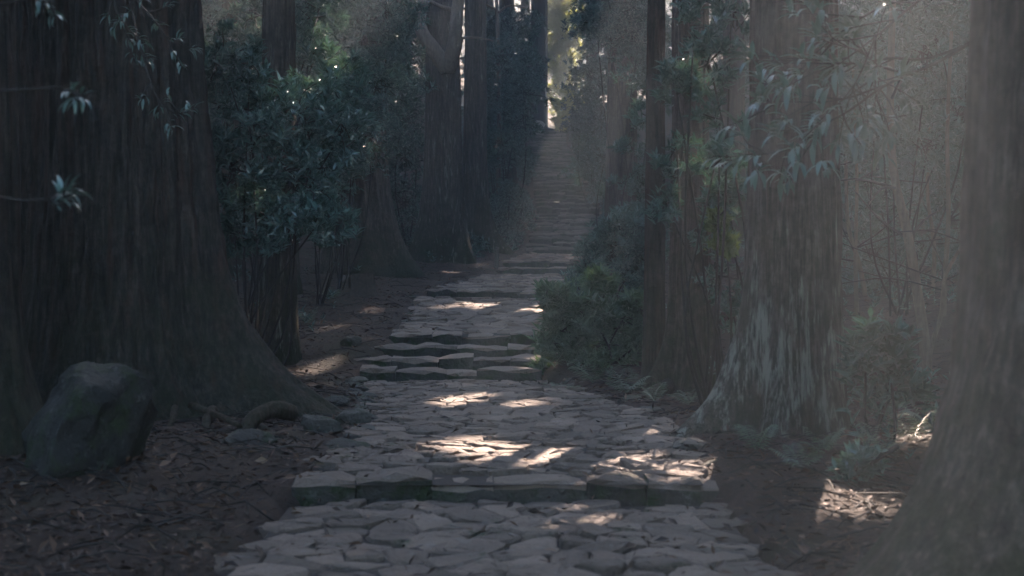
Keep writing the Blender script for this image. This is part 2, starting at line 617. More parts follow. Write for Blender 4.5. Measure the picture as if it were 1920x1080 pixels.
def stone_row(parent, row, depth, wmin, wmax, bow=0.0, mat='cobble', wear=1.0):
    y, l, r, zb, zt = row
    x = l + rng.uniform(-.06, .06)
    w_all = r - l
    while x < r - .12:
        w = min(rng.uniform(wmin, wmax), r - x + .05)
        if r - x - w < .2:
            w = r - x
        mid = (x + w / 2 - l) / w_all
        yb = y + bow * (4 * mid * (1 - mid) - .5) + rng.normal(0, .012)
        v, f, lit_top = step_block(x + .002, x + w - .002, yb, zb, zt, depth, rng, wear)
        o3 = v.mean(0)
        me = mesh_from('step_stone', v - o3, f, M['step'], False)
        me.materials.append(M[mat])            # lit top and shaded riser painted as two stones, mossy in front
        me.polygons.foreach_set('material_index', lit_top)
        obj('step_stone', me, parent, loc=o3)
        x += w

def steps(rows, depth, wmin, wmax, mat='cobble', wear=1.0):
    g = Geo()
    for k, (y, l, r, zb, zt) in enumerate(rows):     # the packed earth behind each row
        ye = rows[k + 1][0] + .1 if k + 1 < len(rows) else y + .5
        ze = rows[k + 1][3] if k + 1 < len(rows) else zt
        g.add([(l, y + .08, zt - .05), (r, y + .08, zt - .05), (r, ye, ze - .035), (l, ye, ze - .035),
               (l, y + .08, zb - .2), (r, y + .08, zb - .2)], [(0, 1, 2, 3), (4, 5, 1, 0)])
    o = obj('stone_steps', g.mesh('stone_steps', M['bed'], smooth=False), kind='structure')
    for row in rows:
        stone_row(o, row, depth, wmin, wmax, 0, mat, wear)
    return o
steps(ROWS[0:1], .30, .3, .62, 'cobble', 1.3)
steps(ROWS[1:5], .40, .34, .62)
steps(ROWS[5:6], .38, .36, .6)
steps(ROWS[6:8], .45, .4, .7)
flight = steps(LONG, .7, .38, .8, 'tread_lit', 2.4)

# edging stones along the left side of the landings and a few on the right
def rock_mesh(name, size, mat, seed, sub=3, rough=.35, flat=.0):
    import bmesh
    bm = bmesh.new()
    bmesh.ops.create_icosphere(bm, subdivisions=sub, radius=1)
    co = np.array([v.co[:] for v in bm.verts])
    r = 1 + rough * 1.2 * fbm(co[:, 0] * 1.1 + seed * 3.1, co[:, 1] * .9, co[:, 2] * .9, seed, 3) + rough * .4 * fbm(co[:, 0] * 4, co[:, 1] * 4 + seed, co[:, 2] * 4, seed + 3, 3)
    co = co * r[:, None]
    # planar breaks
    rr = np.random.default_rng(seed)
    for _ in range(12):
        n = unit(rr.normal(0, 1, 3))
        dd = co @ n
        lim = rr.uniform(.5, .8)
        co = co - np.outer(np.clip(dd - lim, 0, None) * .8, n)
    co = co * np.asarray(size)
    for v, c in zip(bm.verts, co):
        v.co = c
    me = bpy.data.meshes.new(name)
    bm.to_mesh(me)
    bm.free()
    me.polygons.foreach_set('use_smooth', np.full(len(me.polygons), sub > 3))
    me.materials.append(mat)
    return me

for k in range(46):
    Y = rng.uniform(9.2, 16.0) if k < 18 else rng.uniform(17.3, 28.5) if k < 26 else rng.uniform(9, 16)
    right = k >= 38
    x = (np.interp(Y, kY, kR) + rng.uniform(-.02, .12)) if right else (np.interp(Y, kY, kL) - rng.uniform(-.08, .1))
    s = rng.uniform(.10, .24) * (1.0 if Y < 18 else .8)
    o = obj('edge_stone', rock_mesh('edge_stone', (s, s * rng.uniform(.6, 1.1), s * .42), M['edge'], 40 + k, 3, .6), path, loc=(x, Y, path_z(Y) - .02), rot=(0, 0, rng.uniform(0, 6)))

# ------------------------------------------------------------------ leaves
def leaf_mesh(name, P, D, Nn, length, width, mat, fold=.25, droop=.0):
    """one mesh of two-triangle leaves folded along the midrib. P base points, D axes, Nn upward normals"""
    D = unit(D)
    S = unit(np.cross(D, Nn))
    U = np.cross(S, D)
    length = np.broadcast_to(length, len(P))[:, None]
    width = np.broadcast_to(width, len(P))[:, None]
    mid = P + D * length * .45
    tip = P + D * length - U * length * droop
    a = mid + S * width * .5 + U * width * fold
    b = mid - S * width * .5 + U * width * fold
    V = np.stack([P, a, tip, b], 1).reshape(-1, 3)
    n = len(P)
    i = np.arange(n)[:, None] * 4
    T = np.concatenate([i + [0, 1, 2], i + [0, 2, 3]], 1).reshape(-1, 3)
    return mesh_from(name, V, T, mat, smooth=False)

def rand_unit(n):
    return unit(rng.normal(0, 1, (n, 3)))

def spray_leaves(C, A, per, length, width, spread=(.5, 1.25)):
    """rosettes of leaves round the twig tips C with axes A"""
    n = len(C)
    A = unit(A)
    size = np.repeat(rng.uniform(.7, 1.3, n // 6 + 1), 6)[:n]
    ref = unit(np.cross(A, rand_unit(n)))
    bi = np.cross(A, ref)
    k = np.tile(np.arange(per), n)
    rep = np.repeat(np.arange(n), per)
    phi = k * 2.4 + np.repeat(rng.uniform(0, 6.28, n), per) + rng.normal(0, .25, n * per)
    th = rng.uniform(*spread, n * per)
    D = A[rep] * np.cos(th)[:, None] + (ref[rep] * np.cos(phi)[:, None] + bi[rep] * np.sin(phi)[:, None]) * np.sin(th)[:, None]
    P = C[rep] - A[rep] * (rng.uniform(0, 1, n * per) ** 1.3)[:, None] * length * .9
    L = length * rng.uniform(.65, 1.15, n * per) * size[rep]
    up = A[rep] + np.array([0, 0, .5])
    return P, D, up, L, width * L / length

# sun-aligned plane coordinates: a gap in the canopy is an ellipse there
UU = np.array([math.cos(SUN_AZ), -math.sin(SUN_AZ), 0])
VV = np.cross(SUN, UU)
VV = VV if VV[2] > 0 else -VV
GAPS = []
def gap(p, ru, rv, soft=.25):
    p = np.asarray(p, float)
    GAPS.append((p @ UU, p @ VV, ru, rv, soft))
def gap_mask(P, D, L, W):
    """True for the leaves (base P, axis D, length L, width W) that leave the gaps open"""
    D = unit(D)
    keep = np.ones(len(P), bool)
    jit = rng.normal(0, 1, len(P))
    for t in (0, .33, .66, 1):
        Q = P + D * (L * t)[:, None]
        u, v = Q @ UU, Q @ VV
        wob = .35 * fbm(u * 1.4, v * 1.4, 0, 21, 3)
        pad = W * (.3 if 0 < t < 1 else .05)
        for gu, gv, ru, rv, soft in GAPS:
            e = np.sqrt(((u - gu) / (ru + pad)) ** 2 + ((v - gv) / (rv + pad)) ** 2)
            keep &= (e + wob + soft * jit) > 1.0
    return keep

def slot_mask(P):
    """True for foliage outside the strip of sky cut open to light the path, leaning away from the sun"""
    mid = (np.interp(P[:, 1], kY, kL) + np.interp(P[:, 1], kY, kR)) / 2 - .4 * (P[:, 2] - path_z(P[:, 1]) - 10)
    return (np.abs(P[:, 0] - mid) > 3.0 + .5 * np.sin(P[:, 1] * .7)) | (P[:, 1] > 40) | (P[:, 2] - path_z(P[:, 1]) < 5)

FLECKS = [(430, 330, 15.5), (455, 380, 15), (545, 250, 15), (690, 130, 23.5), (730, 180, 23.5), (770, 135, 30), (765, 150, 30.3), (775, 230, 30.5), (745, 300, 31),
          (1090, 170, 45), (1100, 250, 45), (1092, 310, 45), (930, 220, 43), (1140, 350, 33.5), (1110, 400, 33.5), (1150, 30, 26.5), (1200, 90, 26.5),
          (1290, 220, 12), (1330, 150, 12), (1180, 460, 19.5), (1130, 500, 19.5), (1110, 560, 16), (1080, 590, 16), (1650, 180, 17.5), (1720, 260, 17.5), (1640, 420, 20), (1345, 470, 13.3), (1050, 385, 52), (1080, 400, 45)]
def ground_gap(px, py, wpx, dpx, soft=.12):
    """light on the path round photo pixel (px, py): depth from the path's own height"""
    ys = np.linspace(3, 80, 2000)
    rows = HOR + (EYE - path_z(ys)) * F / ys
    Y = ys[np.argmin(np.abs(rows - py))]
    Y2 = ys[np.argmin(np.abs(rows - (py + dpx)))]
    p = np.array([X_of(px, Y), Y, float(path_z(Y))])
    gap(p, wpx / F * Y, max(.05, abs(Y - Y2)) * math.sin(SUN_EL), soft)

ground_gap(960, 852, 150, 9)
ground_gap(1110, 870, 170, 13)
ground_gap(1250, 888, 120, 11)
ground_gap(1010, 882, 60, 5)
ground_gap(870, 835, 60, 4)
ground_gap(880, 752, 75, 4)
ground_gap(960, 760, 50, 3)
ground_gap(900, 572, 55, 3)
ground_gap(975, 580, 60, 5)
ground_gap(1060, 392, 30, 2)
ground_gap(1090, 402, 30, 2)
ground_gap(1030, 302, 30, 2)
gap(at(1585, 962, 7.9), .5, .13, .22)
gap(at(1480, 985, 7.7), .34, .1, .15)
gap(at(1600, 870, 8.4), .16, .12, .15)
gap(at(1730, 715, 10.5), .2, .1, .2)
gap(at(1110, 560, 17.5), .35, .2, .3)
gap(at(1350, 430, 13.4), .12, .2, .3)
gap(at(450, 320, 17), .25, .2, .3)
gap(at(690, 250, 24), .3, .2, .4)
gap(at(1092, 180, 46), .4, .5, .5)
gap(at(1085, 270, 46), .35, .4, .5)
gap(np.array([2.6, 88, 13.]), 2.6, 3.4, .3)
gap(np.array([3.3, 97, 18.5]), 4.0, 4.8, .3)
gap(np.array([3.4, 111, 15.]), 2.4, 1.2, .5)
gap(np.array([1.6, 82, 9.6]), 1.2, .8, .3)
gap(np.array([.96, 3.2, 1.62]), .40, 1.8, .34)      # opening shaped to light the near air, standing in for lens flare

for fx, fy_, fY_ in FLECKS:
    gap(at(fx, fy_, fY_), rng.uniform(.035, .08), rng.uniform(.03, .065), .2)

# ------------------------------------------------------------------ trees
def trunk_mesh(name, r, height, mat, lobes=(), flare=.5, fall=.5, nth=120, seed=0, lean=(0, 0), dense_to=5.0, rows=110, ridge=.05, top=.35, below=.4, freq=9.0):
    th = np.linspace(0, 2 * math.pi, nth, endpoint=False)
    h = np.concatenate([np.linspace(-below, dense_to, rows), np.linspace(dense_to, height, 14)[1:]])
    TH, Hh = np.meshgrid(th, h)
    hp = np.clip(Hh, 0, None)
    tap = 1 - (1 - top) * np.clip(hp / height, 0, 1)
    c, s = np.cos(TH), np.sin(TH)
    rr = r * tap
    swell = flare * r * np.exp(-hp / fall) * (1 + .5 * vnoise(c * 1.6 + seed, s * 1.6, 0 * c, seed))
    for ang, amount, f2, width in lobes:
        dd = np.angle(np.exp(1j * (TH - ang)))
        swell = swell + amount * np.exp(-hp / f2) * np.exp(-(dd / width) ** 2)
    rad = rr + swell
    k = freq
    fl = vnoise(c * 2.4 + seed * 2.3, s * 2.4, hp * .12, seed + 5)                       # broad flutes
    tw = .35 * vnoise(hp * .5, seed, 0, 4)
    rid = np.abs(vnoise((c + .02 * tw) * k, s * k + seed, hp * .55, seed + 1))
    rid2 = np.abs(vnoise(c * k * 2.3, s * k * 2.3, hp * 1.3 + seed, seed + 2))
    crack = vnoise(c * k * 1.5, s * k * 1.5, hp * 6 + seed, seed + 8)
    rad = rad * (1 + .05 * fl) + ridge * min(r, .6) * ((rid - .3) * 1.4 + (rid2 - .3) * .7 + .3 * crack)
    x = rad * c + lean[0] * hp + .05 * r * vnoise(hp * .4, seed, 0, seed)
    y = rad * s + lean[1] * hp
    V = np.stack([x, y, Hh], -1).reshape(-1, 3)
    n = len(h)
    i = np.arange(n * nth).reshape(n, nth)
    j = np.roll(i, -1, 1)
    f = np.stack([i[:-1], j[:-1], j[1:], i[1:]], -1).reshape(-1, 4)
    return mesh_from(name, V, f, mat)

def crown_mesh(name, base, z0, z1, rad, n, mat, size=(.35, .7)):
    """a conifer crown of needle sprays on drooping boughs, with the sun's gaps kept open; world points returned relative to base"""
    nb = 70
    bz = rng.uniform(z0, z1, nb)
    ba = rng.uniform(0, 6.28, nb)
    bl = rad * (1 - .75 * (bz - z0) / (z1 - z0)) * rng.uniform(.55, 1.1, nb)
    w = bl / bl.sum()
    pick = rng.choice(nb, n, p=w)
    t = rng.uniform(.15, 1, n) ** .8
    d = np.stack([np.cos(ba), np.sin(ba), 0 * ba], 1)[pick]
    P = d * (bl[pick] * t)[:, None] + rng.normal(0, .32, (n, 3))
    P[:, 2] += bz[pick] - .25 * bl[pick] * t ** 2
    P = P + base
    D = rand_unit(n) + np.array([0, 0, -.3])
    L = rng.uniform(*size, n)
    k = gap_mask(P, D, L, L * .5) & slot_mask(P)
    P, D, L = P[k], D[k], L[k]
    n = len(P)
    me = leaf_mesh(name, P - base, D, rand_unit(n), L, L * .5, mat)
    return me

def cedar(label, px, Y, r, mat='bark', height=24, group=None, crown=True, seed=1, crown_z=(10, 23), crown_r=3.6, X=None, **kw):
    b = base_at(px, Y) if X is None else np.array([X, Y, float(terrain(X, Y)) - .05])
    t = thing('cedar_tree', label, 'tree', b, group)
    obj('trunk', trunk_mesh('trunk', r, height, M[mat], seed=seed, **kw), t)
    if crown:
        obj('crown', crown_mesh('crown', b, *crown_z, crown_r, 2600, M['cedar_leaf']), t, kind='stuff')
    return t

G_CEDAR = 'old cedars lining the path'
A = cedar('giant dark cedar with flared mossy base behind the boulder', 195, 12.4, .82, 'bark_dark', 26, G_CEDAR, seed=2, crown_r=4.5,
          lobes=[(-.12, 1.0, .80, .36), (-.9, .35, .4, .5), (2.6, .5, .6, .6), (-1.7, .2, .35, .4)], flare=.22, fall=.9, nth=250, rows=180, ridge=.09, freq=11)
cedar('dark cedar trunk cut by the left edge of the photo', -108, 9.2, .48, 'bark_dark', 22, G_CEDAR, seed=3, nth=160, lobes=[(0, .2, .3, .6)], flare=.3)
cedar('slim cedar trunk just behind the giant left cedar', 521, 16.6, .205, 'bark_pale', 20, G_CEDAR, seed=4, nth=120, flare=.3, fall=.4, ridge=.07, lean=(.006, 0), crown_r=2.6)
cedar('thin cedar trunk high among the left shrubs', 432, 25, .16, 'bark', 19, G_CEDAR, seed=5, nth=60, crown_r=2.4)
cedar('cedar trunk rising above the left shrubs, bare near the top', 534, 23, .22, 'bark_pale', 20, G_CEDAR, seed=31, nth=70, crown_r=2.4)
cedar('broad cedar with wide mossy foot beside the small stump', 678, 27, .52, 'bark', 24, G_CEDAR, seed=6, nth=120, lobes=[(-.2, .55, .7, .5), (3.5, .35, .6, .6), (-1.4, .3, .5, .5)], flare=.3, fall=.9, dense_to=6)
E = cedar('tall cedar directly behind the forked smooth tree', 832, 30.6, .40, 'bark_pale', 25, G_CEDAR, seed=7, nth=120, lobes=[(-.5, .3, .7, .5), (3.3, .4, .6, .5)], flare=.25, fall=1.0, dense_to=8)
cedar('pale spotted cedar with root flare beside the wooden post', 891, 33, .28, 'bark_pale', 24, G_CEDAR, seed=8, nth=100, lobes=[(-.25, .55, .5, .35), (3, .2, .4, .5)], flare=.3, fall=.8, dense_to=8.5)
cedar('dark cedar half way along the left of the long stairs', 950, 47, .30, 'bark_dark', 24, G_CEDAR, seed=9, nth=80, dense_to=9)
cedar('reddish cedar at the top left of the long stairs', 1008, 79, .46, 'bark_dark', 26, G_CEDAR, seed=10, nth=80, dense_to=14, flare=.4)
cedar('dark cedar right of the long stairs behind leafy shrub', 1166, 30, .34, 'bark', 24, G_CEDAR, seed=11, nth=100, lobes=[(3.0, .2, .5, .5)], flare=.3, dense_to=8)
J = cedar('twin stemmed cedar with long root reaching toward the path', 1294, 14.6, .205, 'bark', 22, G_CEDAR, seed=12, nth=180, rows=150,
          lobes=[(3.35, .40, .32, .34), (-.4, .12, .5, .5), (-1.6, .16, .4, .5)], flare=.30, fall=.75, ridge=.08)
obj('trunk', trunk_mesh('trunk', .105, 20, M['bark_dark'], seed=13, nth=110, rows=120, flare=.4, fall=.6, ridge=.09, lean=(.004, 0)), J, loc=(-.33, .35, 0))
K = cedar('straight cedar with white lichen patches around its base', 1490, 10.9, .345, 'bark_lichen', 23, G_CEDAR, seed=14, nth=220, rows=160,
          lobes=[(3.3, .60, .46, .42), (-1.9, .16, .5, .4), (-.9, .12, .4, .4)], flare=.16, fall=.8, ridge=.075, freq=10)
Lt = cedar('massive blurred cedar filling the right edge of the photo', 0, 5.3, .66, 'bark', 24, G_CEDAR, seed=15, nth=230, rows=150, X=2.40,
           lobes=[(3.35, .78, .45, .6), (-2.2, .3, .4, .45), (2.5, .3, .4, .4)], flare=.16, fall=.6, ridge=.055)
G_BACK = 'distant cedars in the background wood'
for k, (px, Y, r, label) in enumerate([
        (1023, 92, .15, 'slender far cedar beyond the stair head with a sunlit right edge'),
        (985, 100, .4, 'far cedar left of the reddish cedar at the stair head'),
        (915, 62, .3, 'grey far cedar between the pale spotted cedar and the dark middle cedar'),
        (760, 52, .3, 'dim far cedar between the broad mossy cedar and the forked tree'),
        (1110, 66, .33, 'far cedar right of the long stairs behind the sunlit glossy shrub'),
        (384, 40, .3, 'dim far cedar close beside the right edge of the giant left cedar'),
        (1375, 33, .28, 'far cedar seen between the twin stemmed cedar and the lichened cedar'),
        (1790, 30, .3, 'dim far cedar just left of the cedar at the right edge')]):
    cedar(label, px, Y, r, 'bark' if k % 3 else 'bark_dark', 25, G_BACK, seed=50 + k, nth=48, rows=60, dense_to=14, crown_z=(9, 24), crown_r=4)

# roots of the giant and the others
def add_root(parent, pts, r0, r1, mat='root', sides=8, n=18):
    b = np.array(parent.location)
    p = smooth_path(pts, n)
    p = p + np.column_stack([fbm(p[:, 0] * 5, p[:, 1] * 5, 0, 3), fbm(p[:, 1] * 5, p[:, 2] * 5, 4, 8), 0 * p[:, 0]]) * .02
    v, f = tube(p - b, np.linspace(r0, r1, n), sides)
    obj('root', mesh_from('root', v, f, M[mat]), parent)
def on_ground(px, py, Y):
    return at(px, py, Y)
gz = lambda x, y, up=0: np.array([x, y, float(terrain(x, y)) + up])
add_root(A, [at(545, 775, 11.2), at(515, 768, 11.0), at(478, 782, 10.8), at(462, 805, 10.7), at(470, 830, 10.6)], .075, .05)
add_root(A, [at(470, 800, 10.9), at(500, 812, 10.7), at(518, 826, 10.6)], .05, .03)
add_root(A, [at(400, 770, 11.2), at(385, 790, 10.9), at(388, 820, 10.7), at(382, 850, 10.6)], .045, .022)
add_root(A, [at(330, 765, 11.2), at(318, 800, 10.9), at(314, 860, 10.5)], .03, .015)
add_root(A, [at(360, 760, 11.2), at(420, 785, 10.8), at(450, 800, 10.6)], .03, .02)
add_root(A, [at(280, 890, 9.4), at(360, 880, 9.5), at(430, 905, 9.3), at(500, 925, 9.0)], .03, .015)
add_root(J, [at(1255, 725, 14.3), at(1215, 742, 13.9), at(1175, 765, 13.5), at(1150, 780, 13.3)], .085, .03, 'root')
add_root(J, [at(1245, 735, 14.2), at(1225, 762, 13.6), at(1215, 790, 13.2)], .06, .03, 'root')

# the forked smooth tree in front of cedar E
ft = thing('forked_tree', 'smooth barked forked tree with bare limbs in front of cedar', 'tree', base_at(836, 30.5))
b = np.array(ft.location)
g = smooth_path([b - [0, 0, .3], at(838, 400, 30.1), at(840, 290, 30.0), at(840, 200, 29.9), at(838, 118, 29.8)], 24)
v, f = tube(g - b, np.interp(np.linspace(0, 1, 24), [0, .15, .6, 1], [.30, .27, .25, .21]), 14)
obj('trunk', mesh_from('trunk', v, f, M['bark_pale']), ft)
for pts, r0, r1 in (([(838, 130), (812, 92), (792, 62), (788, 28), (800, -10), (806, -90)], .17, .09),
                    ([(838, 132), (852, 88), (856, 40), (862, -20), (878, -120)], .18, .10),
                    ([(791, 60), (775, 40), (757, 22), (735, 18)], .05, .02),
                    ([(789, 34), (770, 14), (748, 4), (720, -10)], .05, .02),
                    ([(850, 20), (828, 14), (806, 2), (790, -20)], .05, .03),
                    ([(855, 78), (872, 72), (898, 72), (925, 78)], .035, .012)):
    p = smooth_path([at(x, y, 29.6 - .25 * math.sin(i)) for i, (x, y) in enumerate(pts)], 16)
    v, f = tube(p - b, np.linspace(r0, r1, 16), 10)
    obj('limb', mesh_from('limb', v, f, M['smooth']), ft)

# dead hanging branch near the dark cedar
hb = thing('dead_tree', 'thin pale bare stem standing before the dark middle cedar', 'tree', base_at(934, 42))
b = np.array(hb.location)
g = Geo()
g.add(*tube(smooth_path([b, at(936, 200, 42), at(933, 60, 42), at(930, -20, 42)], 12) - b, np.linspace(.07, .05, 12), 7))
obj('trunk', g.mesh('trunk', M['smooth']), hb)
for pts in ([(932, 20), (905, 8), (880, 14)], [(933, 26), (955, 12), (985, 16)]):
    v, f = tube(smooth_path([at(x, y, 42) for x, y in pts], 8) - b, np.linspace(.045, .02, 8), 6)
    obj('limb', mesh_from('limb', v, f, M['smooth']), hb)

# slender understory stems on the right
G_STEM = 'slender stems in the right understory'
for k, (label, Y, pts, r) in enumerate([
    ('bent reddish sapling stem right of the lichened cedar', 15.5, [(1735, 650), (1722, 560), (1700, 430), (1676, 330), (1668, 200), (1672, 0)], .06),
    ('thin upright sapling between the bent stem and right cedar', 17.5, [(1768, 640), (1772, 520), (1778, 400), (1775, 250), (1782, 60)], .035),
    ('thin straight sapling right behind the lichened cedar', 18.5, [(1608, 620), (1604, 480), (1606, 330), (1598, 120)], .03),
    ('pale leaning sapling low in the right understory', 20.5, [(1632, 600), (1612, 500), (1590, 420), (1585, 300)], .04),
    ('thin sapling with crossing twigs deep in right understory', 19.5, [(1745, 600), (1752, 470), (1738, 360), (1742, 250), (1730, 120)], .03),
    ('short crooked sapling against the right edge cedar', 14.5, [(1745, 660), (1765, 590), (1772, 520), (1798, 470), (1815, 440)], .025)]):
    p = [at(x, y, Y) for x, y in pts]
    t = thing('sapling', label, 'sapling', gz(p[0][0], Y, -.05), G_STEM)
    b = np.array(t.location)
    p = smooth_path([b] + p, 20)
    v, f = tube(p - b, np.linspace(r * 1.15, r * .6, 20), 8)
    obj('stem', mesh_from('stem', v, f, M['smooth']), t)
    g = Geo()
    for q in range(7):
        i = rng.integers(6, 19)
        d = np.array([rng.normal(0, .7), rng.normal(0, .4), rng.uniform(-.1, .6)])
        pp = smooth_path([p[i], p[i] + d * .5, p[i] + d + [0, 0, rng.uniform(-.2, .2)]], 7)
        g.add(*tube(pp - b, np.linspace(r * .35, .006, 7), 5))
    obj('twigs', g.mesh('twigs', M['twig']), t, kind='stuff')

# ------------------------------------------------------------------ shrubs
def shrub(label, Y, base_px, blobs, leaf='leaf', density=1.0, length=.118, width=.036, depth=.9, name='evergreen_shrub', group='evergreen shrubs beside the path', per=9, cat='shrub', up=.8):
    """blobs: (px, py, radius px [, dY]); a stem per blob rises from the base"""
    bx = X_of(base_px, Y)
    b = np.array([bx, Y, float(terrain(bx, Y)) - .05])
    t = thing(name, label, cat, b, group)
    C, A = [], []
    wood = Geo()
    for q in blobs:
        px, py, rp = q[:3]
        dY = q[3] if len(q) > 3 else 0
        c = at(px, py, Y + dY)
        r = rp / F * (Y + dY)
        nsub = max(6, int(80 * (r / .8) ** 2 * density))
        d = rand_unit(nsub)
        rr = r * rng.uniform(.25, 1.08, nsub) ** .6 * np.where(rng.uniform(0, 1, nsub) < .16, rng.uniform(1.1, 1.5, nsub), 1)
        sub = c + d * rr[:, None] * np.array([1, depth, 1.0])
        stem = smooth_path([b + rng.normal(0, .06, 3) * [1, 1, 0], (b * .6 + c * .4) + rng.normal(0, .15, 3), c], 9)
        wood.add(*tube(stem - b, np.linspace(.017, .008, 9), 5))
        for s, dd in zip(sub, d):
            if rng.uniform() < .5:
                tw = smooth_path([c + rng.normal(0, r * .2, 3), (c + s) / 2 + rng.normal(0, .07, 3), s], 5)
                wood.add(*tube(tw - b, np.linspace(.010, .004, 5), 4, False))
        k = int(7 * rng.uniform(.8, 1.2))
        sg = .15 * min(1.6, max(.25, r))
        cc = np.repeat(sub, k, 0) + rng.normal(0, 1, (nsub * k, 3)) * sg * np.array([1.2, 1, .75])
        aa = np.repeat(d, k, 0) * .5 + rand_unit(nsub * k) * .55 + np.array([0, -.15, up])
        C.append(cc)
        A.append(aa)
    C, A = np.concatenate(C), np.concatenate(A)
    keep = C[:, 2] > terrain(C[:, 0], C[:, 1], False) + .04
    C, A = C[keep], A[keep]
    P, D, U_, L, W = spray_leaves(C, A, per, length, width)
    obj('branches', wood.mesh('branches', M['twig']), t)
    obj('foliage', leaf_mesh('foliage', P - b, D, U_, L, W, M[leaf], droop=.12), t, kind='stuff')
    return t

shrub('big dark glossy shrub filling the gap behind giant left cedar', 15.2, 470, [(440, 330, 75), (500, 400, 70), (560, 330, 85), (610, 400, 60), (470, 230, 80), (560, 215, 85), (420, 120, 70), (470, 120, 50), (620, 150, 70, 1), (640, 250, 50), (440, 440, 50), (545, 440, 45)])
shrub('tall leafy shrub leaning over the broad mossy footed cedar', 24, 640, [(650, 60, 85), (700, 150, 80), (620, 170, 70), (680, 250, 70), (720, 40, 70), (620, 50, 50), (640, 320, 60), (600, 260, 60)])
shrub('shadowy shrub between the broad cedar and forked tree', 31.5, 760, [(760, 210, 55), (765, 290, 50), (755, 380, 45), (775, 120, 55), (760, 40, 60), (740, 440, 35)], leaf='leaf_deep')
shrub('dark shrub deep in the wood behind the left shrubs', 36, 520, [(420, 60, 80), (520, 60, 80), (620, 60, 80), (460, 200, 80), (560, 220, 80), (700, 330, 70), (420, 380, 80), (560, 400, 80), (650, 420, 60), (480, 500, 60), (590, 500, 60)], leaf='leaf_deep', density=.7, length=.16, width=.055)
shrub('leafy shrub hanging over the left of the long stairs', 44, 925, [(925, 130, 40), (960, 180, 42), (905, 200, 40), (940, 240, 40), (985, 130, 38), (920, 300, 35), (970, 60, 45), (910, 50, 40), (985, 230, 25)], leaf='leaf_deep', length=.15, width=.05)
shrub('low round bush at left foot of the long stairs', 36, 945, [(940, 400, 36), (968, 425, 32), (925, 430, 30), (955, 370, 28), (980, 390, 22)], leaf='leaf_deep')
shrub('sunlit glossy shrub overhanging the right of the long stairs', 46, 1110, [(1108, 150, 46), (1115, 230, 46), (1088, 225, 30), (1112, 310, 40), (1135, 80, 52), (1128, 20, 40), (1125, 370, 28), (1096, 285, 22)], density=1.2, length=.13, width=.045)
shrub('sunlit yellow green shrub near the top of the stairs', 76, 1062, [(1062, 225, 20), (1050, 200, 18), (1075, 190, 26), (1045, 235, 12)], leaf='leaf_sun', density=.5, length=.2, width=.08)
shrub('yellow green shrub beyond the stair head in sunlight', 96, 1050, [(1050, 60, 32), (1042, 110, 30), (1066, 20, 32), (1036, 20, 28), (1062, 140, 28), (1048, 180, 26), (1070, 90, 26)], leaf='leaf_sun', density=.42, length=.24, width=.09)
shrub('leaf mass draped over the dark cedar right of stairs', 27, 1180, [(1140, 40, 60), (1200, 60, 60), (1190, 130, 45), (1115, 20, 50), (1230, 110, 40), (1185, 10, 60)])
shrub('leafy shrub filling the top left gap over the slim cedar', 20, 470, [(400, 40, 55), (455, 110, 50), (480, 30, 50), (590, 110, 50), (420, 200, 50), (600, 20, 50)], density=.9)
shrub('dark leafy shrub between the pale spotted cedar and the stairs', 38, 950, [(930, 180, 45), (970, 230, 40), (935, 270, 40), (985, 300, 26), (950, 110, 45), (985, 170, 35)], leaf='leaf')
shrub('leafy shrub crowding the stairs from the right below the dark cedar', 34, 1130, [(1135, 290, 34), (1160, 350, 34), (1155, 415, 28), (1165, 270, 36)], density=1.2)
shrub('dense glossy shrub beside the broad mossy cedar, low behind the slim cedar', 21, 600, [(590, 330, 45), (640, 300, 45), (600, 250, 45), (580, 400, 40), (660, 210, 45), (620, 180, 40)], density=.9, length=.13, width=.04)
shrub('shrub between the dark cedar and the twin stemmed cedar', 22, 1205, [(1195, 330, 35), (1210, 390, 35), (1190, 270, 28), (1215, 220, 30)])
shrub('bright leaved bush at the right foot of long stairs', 20, 1150, [(1150, 470, 55), (1190, 440, 45), (1105, 500, 45), (1180, 520, 45), (1085, 540, 36), (1215, 480, 35), (1150, 420, 35)], density=1.4, length=.125)
shrub('dense fern like bush spilling over right path edge', 16.4, 1130, [(1095, 570, 60), (1160, 600, 60), (1070, 620, 52), (1050, 590, 36), (1060, 660, 40), (1028, 545, 18), (1022, 640, 16), (1020, 690, 14), (1215, 630, 24), (1045, 715, 16), (1130, 520, 30), (1130, 650, 55), (1190, 650, 45), (1070, 570, 36), (1200, 580, 40), (1095, 690, 36), (1160, 700, 40)], leaf='fern', density=1.3, length=.13, width=.03, per=10)
shrub('feathery shrub in front of the twin stemmed cedar', 12.3, 1330, [(1330, 120, 70), (1270, 180, 60), (1350, 220, 60), (1270, 290, 50), (1340, 310, 50), (1300, 60, 60), (1370, 40, 55), (1250, 380, 35)], length=.10, width=.03, density=.75)
shrub('bush with fresh green shoots between two right cedars', 13.6, 1378, [(1350, 450, 38), (1345, 520, 36), (1372, 580, 32), (1345, 390, 34), (1365, 350, 30)], density=.9, length=.1)
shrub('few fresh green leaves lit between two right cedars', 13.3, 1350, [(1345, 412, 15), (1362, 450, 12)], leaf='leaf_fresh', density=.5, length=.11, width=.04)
shrub('tall dim shrub right of the lichened cedar', 18, 1690, [(1640, 80, 90), (1740, 100, 100), (1800, 200, 80), (1640, 220, 80), (1740, 260, 70), (1810, 60, 80), (1700, 20, 90)], density=1.0)
shrub('low dim shrub behind the bent reddish sapling', 21, 1700, [(1620, 560, 60), (1690, 580, 60), (1760, 570, 60), (1640, 470, 55), (1720, 470, 60), (1800, 480, 60), (1660, 380, 55), (1790, 360, 70), (1620, 330, 60), (1600, 620, 40), (1810, 610, 50)], leaf='leaf_deep', density=1.1)
